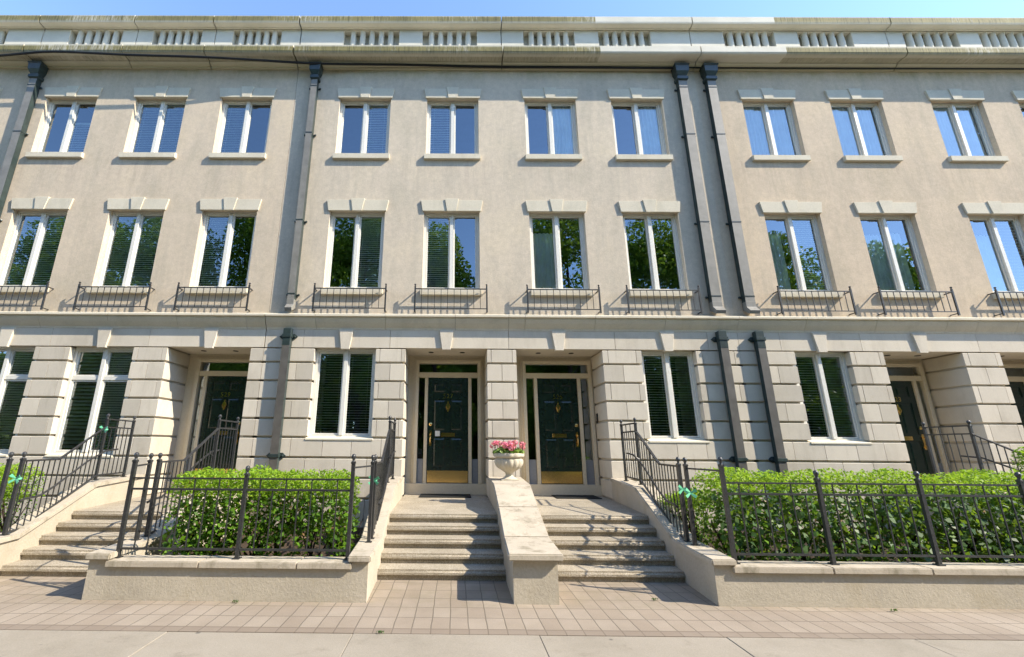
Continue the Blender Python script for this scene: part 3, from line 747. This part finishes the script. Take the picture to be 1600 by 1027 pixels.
c.build('cap', 'coping', P, bevel=.012, seg=2)

def garden_wall(label, xa, xb):
    T = thing('garden_wall', label, 'garden wall', ((xa+xb)/2, 5.2, 0), 'low garden walls')
    MB().box(xa, xb, 5.1005, 5.30, -.05, .305).build('wall', 'render', T)
    c = MB(); x = xa; rr = random.Random(int(xa*7))
    while x < xb-.05:
        nx = min(xb, x+.98+rr.uniform(-.05, .05)); c.box(x+.002, nx-.002, 5.062, 5.335, .307+rr.uniform(0,.003), .372); x = nx
    c.build('coping', 'coping', T, bevel=.008, seg=2)
garden_wall('low rendered garden wall in front of the left hedge', -3.60, -1.05)
garden_wall('long low rendered garden wall in front of the right hedge', 2.865, 8.15)
garden_wall('low rendered garden wall at the far left beyond the leftmost steps', -13.5, -5.50)

# ------------------------------------------------------------------ iron work
def finial(mb, x, y, z, r=.026):
    mb.lathe([(r*.5,-.06),(r*.95,-.05),(r*.55,-.035),(r*.6,-.02),(r,.0),(r*1.05,.012),(r*.75,.032),(.001,.042)], (x, y, z), 8)
def post(T, x, y, z0, z1, t=.040):
    m = MB().box(x-t/2, x+t/2, y-t/2, y+t/2, z0, z1-.05); m.box(x-t*.95, x+t*.95, y-t*.95, y+t*.95, z0, z0+.012); m.box(x-t*.62, x+t*.62, y-t*.62, y+t*.62, z1-.075, z1-.055)
    o = m.build('post', 'iron', T)
    f = MB(); finial(f, x, y, z1-.01); f.build('finial', 'iron', o, smooth=True)
def fence(label, posts, ends, y=5.20, z0=.372):
    T = thing('iron_fence', label, 'fence', (sum(posts)/len(posts), y, z0), 'iron fences on the garden walls')
    for i, x in enumerate(posts): post(T, x, y, z0, 1.42 if (x in ends) else 1.285, .038)
    for i in range(len(posts)-1):
        a, b = posts[i]+.02, posts[i+1]-.02
        for z, t in ((1.175, .011), (1.062, .013), (.462, .013)): MB().box(a, b, y-t, y+t, z-t*.8, z+t*.8).build('rail', 'iron', T)
        n = max(2, round((b-a)/.135))
        for k in range(1, n):
            x = a+(b-a)*k/n; tall = k % 2
            bar('picket', 'iron', T, (x, y, (.462+(1.165 if tall else 1.055))/2), (.011, .011, (1.165 if tall else 1.055)-.462))
fence('black iron fence on the low wall in front of the left hedge', [-3.57, -2.30, -1.125], (-3.57, -1.125))
fence('long black iron fence on the low wall in front of the right hedge', [2.965, 4.0, 5.105, 6.22, 7.33, 8.1], (2.965,))
fence('black iron fence at the far left edge beyond the leftmost steps', [-8.0, -6.85, -5.72], (-5.72,))

def railing(label, inner, side, ret=None, ends=(5.95, 5.74), zoff=0):
    X = lambda y: lerpx(inner, y)+side*(.12 if y > 7 else .10)
    T = thing('stair_railing', label, 'railing', (X(7.5), 7.5, .95), 'iron stair railings')
    sl = lambda y: .97 if y > 7.45 else max(.44, .93-(7.45-y)*.35)
    def bot(y): return 1.035 if y > 7.6 else (.47 if y < 6.2 else .47+(y-6.2)/(7.6-6.2)*(1.035-.47))
    def top(y): return 1.93 if y > 7.6 else (1.315 if y < 6.62 else 1.315+(y-6.62)/(7.6-6.62)*(1.80-1.315))
    for y, z1 in ((8.42, 2.0), (7.60, 1.99)): post(T, X(y), y, sl(y)-.01, z1, .036)
    for y in ends: post(T, X(y), y, .435, 1.40, .038)
    e = ends[0]
    def run(ys, f, w=.013, h=.011, x=None):
        rs = []; m = MB()
        for y in ys:
            xx = (x or X)(y); rs.append([(xx-w,y,f(y)-h),(xx+w,y,f(y)-h),(xx+w,y,f(y)+h),(xx-w,y,f(y)+h)])
        m.rings(rs); m.build('rail', 'iron', T)
    run([8.40, 7.62], lambda y: 1.93); run([8.40, 7.62], lambda y: 1.80)
    run([7.58, 7.4, 6.62, 6.4, e+.02], top, .017); run([8.40, 7.62], lambda y: 1.035); run([7.58, 6.2, e+.02], bot)
    h = MB(); hx = lambda y: X(y)-side*.07
    h.tube([(hx(7.95),7.95,1.44),(hx(7.62),7.62,1.42),(hx(7.2),7.2,1.27),(hx(6.55),6.55,.96),(hx(6.3),6.3,.86),(hx(6.05),6.05,.85),(hx(5.97),5.97,.83)], .014, 8)
    for y, z in ((7.55, 1.395), (6.35, .875)): h.tube([(hx(y),y,z),(X(y),y,z-.04)], .007, 6)
    h.build('handrail', 'iron', T, smooth=True)
    ys = list(np.arange(8.40-.13, 7.65, -.125))+list(np.arange(7.49, e+.05, -.105))
    for y in ys:
        t = (1.93 if y > 7.6 and int(y*8) % 2 else (1.80 if y > 7.6 else top(y))); b = bot(y)
        bar('baluster', 'iron', T, (X(y), y, round((t+b)/2, 3)), (.011, .011, round(t-b, 2)))
    if ret is not None:
        q = MB(); y = ends[-1]; x = X(y); n = 2
        q.rings([[(x,y-.01,1.29),(x,y+.01,1.29),(x,y+.01,1.31),(x,y-.01,1.31)],[(ret,5.21,1.29),(ret,5.23,1.29),(ret,5.23,1.31),(ret,5.21,1.31)]]); q.build('return_rail', 'iron', T)
    return T, X
_, XA1 = railing('black iron railing with a handrail on the leftmost stair wall', LA_L, -1, None)
_, XA2 = railing('black iron railing rising behind the left end of the left hedge to its door', LA_R, 1, -3.57)
_, XB = railing('black iron railing seen nearly end-on left of the steps to door 527', LB_L, -1, -1.125)
_, XC = railing('black iron railing on the wall right of the steps to door 525', LC_R, 1, 2.965)
_, XD = railing('black iron railing rising behind the long right hedge', LD_L, -1, None)

# ribbons tied round posts
def ribbon(label, x, y, z, s=1):
    m = MB(); rr = random.Random(int(x*100+z*10))
    m.lathe([(.034,-.012),(.037,0),(.034,.012)], (x, y, z), 8)
    for a in (.5, 2.4, 3.8, 5.6):
        dx, dz = math.cos(a)*.075*s, math.sin(a)*.07*s; t = rr.uniform(-.01,.01)
        px, pz = -math.sin(a)*.018, math.cos(a)*.018; yy = y-.036
        m.hexa([(x-px*.5,yy,z-pz*.5),(x+px*.5,yy,z+pz*.5),(x+dx+px,yy-.02+t,z+dz+pz),(x+dx-px,yy-.02-t,z+dz-pz)], [(x-px*.5,yy-.003,z-pz*.5),(x+px*.5,yy-.003,z+pz*.5),(x+dx+px,yy-.024+t,z+dz+pz),(x+dx-px,yy-.024-t,z+dz-pz)])
    tag(m.build('ribbon', 'ribbon', None, (x, y, z)), label, 'ribbon', 'green ribbons tied to the iron posts')
ribbon('green ribbon tied to the top post of the leftmost railing', XA1(7.6), 7.6, 1.76)
ribbon('green ribbon tied to the low end post of the leftmost railing', XA1(5.95), 5.95, 1.10)
ribbon('green ribbon tied to the post right of the left hedge', XB(5.95), 5.95, 1.12)
ribbon('green ribbon on the outer of two railing posts at the right hedge', XC(5.95), 5.95, 1.04)
ribbon('green ribbon on the nearer railing post beside the right fence post', XC(5.74), 5.74, 1.02)

# ------------------------------------------------------------------ urn and flowers
UX, UY, UZ = .965, 8.25, .968
U = thing('flower_urn', 'pale cast stone urn with a fluted bowl on the central stair pier', 'urn', (UX, UY, UZ))
def fl(z): return .07 if .16 < z < .36 else (.035 if z >= .40 else 0)
fl.n = 14
b = MB(); b.lathe([(.06,.10),(.07,.125),(.12,.16),(.185,.20),(.225,.25),(.24,.30),(.235,.345),(.215,.365),(.235,.385),(.262,.40),(.27,.43),(.262,.455),(.235,.46),(.225,.42),(.001,.41)], (UX,UY,UZ), 112, fl)
b.build('bowl', 'urn', U, smooth=True)
b = MB(); b.lathe([(.145,0),(.145,.025),(.12,.035),(.085,.055),(.06,.085),(.058,.115)], (UX,UY,UZ), 24); b.box(UX-.15, UX+.15, UY-.15, UY+.15, UZ-.0, UZ+.018)
b.build('foot', 'urn', U, smooth=True)

def leaf_mesh(name, mat, parent, P, Nn, size, aspect=.6, L=None, bend=.25):
    """P (n,3) centres, Nn (n,3) normals, size (n,): folded 4-vertex leaves"""
    n = len(P); a = np.random.normal(size=(n, 3)); Nn = Nn/np.linalg.norm(Nn, axis=1, keepdims=True)
    a -= (a*Nn).sum(1, keepdims=True)*Nn; a /= np.linalg.norm(a, axis=1, keepdims=True); b = np.cross(Nn, a)
    s = size[:, None]; Lv = np.array(parent['_L'] if parent is not None else L)
    v = np.stack([P-a*s*.5, P+b*s*aspect*.5+Nn*s*bend*.4, P+a*s*.5-Nn*s*bend*.3, P-b*s*aspect*.5+Nn*s*bend*.4], 1).reshape(-1, 3)-Lv
    me = bpy.data.meshes.new(name); me.vertices.add(4*n); me.vertices.foreach_set('co', v.ravel().astype(np.float32))
    me.loops.add(4*n); me.loops.foreach_set('vertex_index', np.arange(4*n, dtype=np.int32))
    me.polygons.add(n); me.polygons.foreach_set('loop_start', np.arange(0, 4*n, 4, dtype=np.int32)); me.polygons.foreach_set('loop_total', np.full(n, 4, dtype=np.int32))
    me.update(calc_edges=True); me.validate(); me.materials.append(M[mat])
    o = bpy.data.objects.new(name, me); COL.objects.link(o)
    if parent is not None: o.parent = parent; o['_L'] = parent['_L']
    else: o.location = Lv
    return o
G = thing('geranium', 'pink flowering geranium with green leaves growing in the stone urn', 'flowers', (UX, UY, UZ+.42))
n = 420; th = np.random.uniform(0, 2*np.pi, n); rad = np.sqrt(np.random.rand(n))*.27
Pn = np.stack([UX+rad*np.cos(th), UY+rad*np.sin(th), UZ+.45+np.random.rand(n)*.17*(1.1-rad/.3)], 1)
leaf_mesh('leaves', 'geranium', G, Pn, np.random.normal(size=(n, 3))+np.array([0, -.6, 1.2]), np.random.uniform(.045, .085, n), .9)
for i in range(22):
    a = random.uniform(0, 2*math.pi); r = .06+.20*math.sqrt(random.random()); c = np.array([UX+r*1.25*math.cos(a), UY+r*math.sin(a), UZ+.615+random.uniform(-.03, .045)-.05*(r/.27)**2])
    k = 46; d = np.random.normal(size=(k, 3)); d /= np.linalg.norm(d, axis=1, keepdims=True)
    o = leaf_mesh('blossom', 'petal', G, c+d*np.array([.055, .055, .038]), d, np.random.uniform(.022, .036, k), .9)
    s_ = MB().tube([tuple(c-np.array([0, 0, .12])), tuple(c)], .004, 5); s_.build('stalk', 'stem', o)

# ------------------------------------------------------------------ hedges and shrubs
def clump_noise(P, f, seed):
    rs = np.random.RandomState(seed); v = np.zeros(len(P))
    for k in range(7):
        d = rs.normal(size=3); d /= np.linalg.norm(d); v += np.sin((P @ d)*f*(.6+.35*k)+rs.uniform(0, 6.28))/(1+.25*k)
    return v/3.2
def hedge(label, xa, xb, ya, yb, z0, z1, n, seed, lime=.3, vine=0, cat='hedge', ragged=.05, stems=6, gap=.0, ls=(.03, .052)):
    T = thing('hedge' if xb-xa > 1 else 'shrub', label, cat, ((xa+xb)/2, (ya+yb)/2, z0)); rs = np.random.RandomState(seed)
    def pts(n, lo, hi, shell=False, front=0):
        P = rs.rand(n*4, 3)*np.array([xb-xa, yb-ya, 1])+np.array([xa, ya, 0])
        u = rs.rand(len(P)); P[:, 2] = z0+(z1-z0)*(lo+(hi-lo)*u)
        topz = z1+ragged*clump_noise(P*np.array([1, 1, 0]), 9, seed)+.03*clump_noise(P*np.array([1, 1, 0]), 30, seed+2)
        # rounded ends and shoulders
        ex = np.minimum(P[:, 0]-xa, xb-P[:, 0]); ey = np.minimum(P[:, 1]-ya, yb-P[:, 1])
        sh = .10*np.clip(1-ex/.18, 0, 1)**2+.05*np.clip(1-ey/.15, 0, 1)**2
        h = (P[:, 2]-z0)/(z1-z0)
        c = clump_noise(P, 8, seed+1)+.5*clump_noise(P, 22, seed+3)
        thr = -1.1+gap*np.clip((.62-h)/.45, 0, 1)*2.2
        ok = (P[:, 2] < topz-sh) & (c > thr)
        P = P[ok][:n]; return P
    P = pts(n, .02, 1.04); Nn = rs.normal(size=P.shape)+np.array([0, -.5, .7])
    lim_h = z0+(z1-z0)*(1-lime)
    deep = P[:, 2]+.07*clump_noise(P, 14, seed+5) > lim_h
    leaf_mesh('foliage', 'hedge', T, P[~deep], Nn[~deep], rs.uniform(ls[0], ls[1], (~deep).sum()), .62)
    Q = pts(int(n*lime*3.2), 1-lime, 1.07); Q = np.vstack([P[deep], Q])
    leaf_mesh('young_foliage', 'hedge_lime', T, Q, rs.normal(size=Q.shape)+np.array([0, -.3, 1.0]), rs.uniform(.03, .052, len(Q)), .5)
    Dd = pts(int(n*.035), .05, .9); leaf_mesh('dead_leaves', 'dead', T, Dd, rs.normal(size=Dd.shape)+np.array([0, -.8, .3]), rs.uniform(.03, .06, len(Dd)), .5)
    if vine:
        V = pts(vine, .05, .8); V[:, 1] = ya+(V[:, 1]-ya)*.35-.03
        leaf_mesh('vine_leaves', 'vine', T, V, rs.normal(size=V.shape)*.6+np.array([.2, -1, .5]), rs.uniform(.05, .10, len(V)), .85)
    for i in range(stems):
        x = xa+(xb-xa)*(i+.5)/stems+rs.uniform(-.08, .08); y = (ya+yb)/2+rs.uniform(-.12, .08)
        m = MB(); m.tube([(x,y,z0-.1),(x+rs.uniform(-.03,.03),y,z0+.15),(x+rs.uniform(-.06,.06),y,z0+.35)], .02, 6, [.026,.02,.016])
        for k in range(6):
            a = rs.uniform(0, 6.28); l = rs.uniform(.12, .34); s0 = z0+rs.uniform(.03, .3)
            m.tube([(x, y, s0), (x+l*.5*math.cos(a), y+l*.35*math.sin(a), s0+.17), (x+l*math.cos(a), y+l*.6*math.sin(a), s0+.45)], .008, 5, [.012,.009,.005])
        m.build('stem', 'stem', T, smooth=True)
    return T
hedge('clipped lime green hedge with bare lower stems behind the left iron fence', -3.42, -1.22, 5.62, 6.25, .12, 1.225, 7600, 11, lime=.26, gap=.42, stems=6, ls=(.035,.085))
hedge('long clipped hedge tangled with broad dark vine leaves behind the right fence', 3.10, 7.9, 5.55, 6.30, .16, 1.27, 10500, 23, lime=.2, vine=1500, gap=.38, stems=11, ls=(.035,.085))
hedge('low green shrub behind the fence at the left edge of the picture', -7.6, -5.98, 6.1, 6.9, .22, 1.22, 5200, 37, lime=.45, gap=.2, stems=4)
hedge('taller bright shrub at the right edge in front of the last stone pillar', 8.02, 8.42, 6.2, 6.75, .22, 1.62, 2200, 41, lime=.5, cat='shrub', ragged=.12, stems=2)
hedge('small leafy shrub between the right railing and the long hedge', 2.98, 3.5, 6.35, 7.0, .22, .98, 1500, 43, lime=.3, cat='shrub', ragged=.12, stems=2, gap=.2)

# ------------------------------------------------------------------ small things
for lab, xa, xb in (('dark doormat on the landing before door 527', -.68, .33), ('dark doormat on the landing before door 525', 1.98, 2.84)):
    m = MB().box(xa, xb, 9.12, 9.68, .577, .592); tag(m.build('doormat', 'mat', None, ((xa+xb)/2, 9.4, .577), bevel=.004, seg=1), lab, 'doormat', 'doormats')
m = MB(); m.hexa([(-.415,RB-.078,1.735),(-.315,RB-.078,1.735),(-.315,RB-.072,1.735),(-.415,RB-.072,1.735)], [(-.415,RB-.081,1.845),(-.315,RB-.081,1.845),(-.315,RB-.075,1.845),(-.415,RB-.075,1.845)])
tag(m.build('paper_notice', 'paper', None, (-.365, RB-.075, 1.735)), 'small white paper notice stuck in the mail slot of door 527', 'notice')
# cable slung along under the cornice
cab = [(-13.5,8.545,10.2),(-10.95,8.56,10.475),(-9.71,8.565,10.60),(-7.91,8.57,10.52),(-5.89,8.62,10.50),(-3.90,8.77,10.51),(-2.89,8.85,10.55),(-1.31,8.90,10.585),(.82,8.93,10.565),(2.95,8.93,10.555),(5.34,8.93,10.54)]
def spline(pts, k=6):
    out = []
    for i in range(len(pts)-1):
        p0, p1, p2, p3 = [np.array(pts[max(0, min(len(pts)-1, j))]) for j in (i-1, i, i+1, i+2)]
        for t in np.linspace(0, 1, k, endpoint=False): out.append(tuple(.5*((2*p1)+(-p0+p2)*t+(2*p0-5*p1+4*p2-p3)*t*t+(-p0+3*p1-3*p2+p3)*t**3)))
    return out+[tuple(pts[-1])]
tag(MB().tube(spline(cab), .028, 7).build('cable', 'black', None, (-4, 8.8, 10.6), smooth=True), 'thick black cable running under the cornice from the left edge to the paired drainpipes', 'cable')
cab2 = [(5.65,8.93,10.56),(6.4,8.95,10.575),(9,8.95,10.57),(12,8.95,10.575),(15.5,8.95,10.57)]
tag(MB().tube(spline(cab2), .016, 6).build('cable', 'black', None, (10, 8.9, 10.6), smooth=True), 'thin black cable under the cornice right of the paired drainpipes', 'cable')
def weed(label, x, y, s):
    rs = np.random.RandomState(int(abs(x)*50)+90); n = 22
    P = np.stack([x+rs.normal(size=n)*s, y-abs(rs.normal(size=n))*s*.5, .01+rs.rand(n)*s*.9], 1)
    tag(leaf_mesh('weed', 'vine', None, P, rs.normal(size=(n, 3))+np.array([0, -.5, 1]), rs.uniform(.015, .03, n), .4, L=(x, y, 0)), label, 'weed', 'weeds in the paving')
weed('tuft of weed at the foot of the right garden wall near its middle', 4.35, 5.0, .017)
weed('tiny weed by the right corner of the steps to door 525', 2.1, 5.25, .017)
weed('small weed in the joint between sidewalk and pavers', -.62, 4.34, .017)
weed('tuft of weed at the foot of the left garden wall', -2.2, 5.06, .017)

# ------------------------------------------------------------------ trees across the street (they show in the window panes)
def tree(label, x, y, h, r, seed, n=26000):
    T = thing('street_tree', label, 'tree', (x, y, 0), 'trees across the street'); rs = np.random.RandomState(seed)
    m = MB(); top = h*.78
    m.tube([(x,y,-.2),(x+.1,y,h*.2),(x-.05,y+.1,h*.45),(x,y,top)], .2, 8, [.26,.21,.15,.04])
    tips = []
    for k in range(15):
        z = h*(.09+.047*k); a = rs.uniform(0, 6.28); l = r*rs.uniform(.55, .95)*(1-.03*k)
        p = (x+l*math.cos(a), y+l*math.sin(a), z+l*.55); m.tube([(x,y,z),(x+l*.5*math.cos(a),y+l*.5*math.sin(a),z+l*.35),p], .05, 6, [.09,.06,.02]); tips.append(p)
    m.build('trunk', 'bark', T, smooth=True)
    cs = np.array(tips+[(x,y,h*.86),(x+.3*r,y,h*.75),(x-.35*r,y,h*.7)]); rr = rs.uniform(.32, .52, len(cs))*r
    idx = rs.randint(0, len(cs), n); d = rs.normal(size=(n, 3)); d /= np.linalg.norm(d, axis=1, keepdims=True)
    P = cs[idx]+d*(rr[idx]*rs.rand(n)**.4)[:, None]; P = P[P[:, 2] > 1.2]
    leaf_mesh('crown', 'tree', T, P, rs.normal(size=P.shape)+np.array([0, 0, .5]), rs.uniform(.18, .34, len(P)), .75)
for i, (x, y, h, r) in enumerate([(-30,-14,22,5.4),(-21.5,-13,20.5,5.2),(-14,-14.5,24,5.4),(-6.8,-13,21.5,5.0),(-1.6,-14.5,19.5,4.2),(3.6,-16,16,3.6),(8.6,-13.5,22.5,5.0),(16.0,-15,21,4.8),(24,-13,18.5,4.8),(33,-14,18,5)]):
    tree('leafy street tree across the road, seen only as a reflection in the window panes', x, y, h, r, 100+i)

rs = np.random.RandomState(5); n = 34000
P = np.stack([rs.uniform(-70, 70, n), rs.uniform(-22, -18.5, n), rs.uniform(0, 1, n)], 1); P[:, 2] *= 9.0+2.2*clump_noise(P*np.array([1, 1, 0]), .5, 3)
o = leaf_mesh('far_greenery', 'tree', None, P, rs.normal(size=P.shape)+np.array([0, .6, .5]), rs.uniform(.8, 1.3, n), .8, L=(0, -21, 0)); o['kind'] = 'stuff'

# ------------------------------------------------------------------ camera, light, sky
Mx = np.array(MROWS) if 'MROWS' in globals() else None
def cam_rows(p, y, r):
    cy, sy = math.cos(y), math.sin(y); cp, sp = math.cos(p), math.sin(p); cr, sr = math.cos(r), math.sin(r)
    F = Vector((sy*cp, cy*cp, sp)); ri = Vector((cy, -sy, 0)); u = ri.cross(F)
    return cr*ri+sr*u, -sr*ri+cr*u, F
ri, up, fw = cam_rows(R(15.2343), R(-.33274), R(.4566))
cd = bpy.data.cameras.new('camera'); co = bpy.data.objects.new('camera', cd); COL.objects.link(co)
mt = Matrix((( ri.x, up.x, -fw.x, 0), (ri.y, up.y, -fw.y, 0), (ri.z, up.z, -fw.z, CAMH), (0, 0, 0, 1)))
co.matrix_world = mt
cd.sensor_width = 36; cd.lens = 695.43/1600*36; cd.shift_x = 92.63/1600; cd.shift_y = -7.18/1600; cd.clip_end = 2000; cd.clip_start = .05
S.camera = co
sd = bpy.data.lights.new('sun', 'SUN'); so = bpy.data.objects.new('sun', sd); COL.objects.link(so)
sd.energy = 2.5; sd.angle = R(.53); sd.color = (1, .90, .74)
so.rotation_euler = (-TOSUN).to_track_quat('-Z', 'Y').to_euler(); so.location = (20, -5, 20)
w = bpy.data.worlds.new('World'); S.world = w; w.use_nodes = True
nt = w.node_tree; bg = nt.nodes['Background']; sk = nt.nodes.new('ShaderNodeTexSky'); sk.sky_type = 'NISHITA'; sk.sun_disc = False
sk.sun_elevation = math.asin(TOSUN.z); sk.sun_rotation = math.atan2(TOSUN.x, TOSUN.y); sk.altitude = 50; sk.air_density = .75; sk.dust_density = .1; sk.ozone_density = 2.6
nt.links.new(sk.outputs[0], bg.inputs[0]); bg.inputs[1].default_value = .15
S.view_settings.view_transform = 'Standard'; S.view_settings.look = 'None'; S.view_settings.exposure = 1.93; S.view_settings.gamma = 1
for o in bpy.data.objects:
    if '_L' in o: del o['_L']
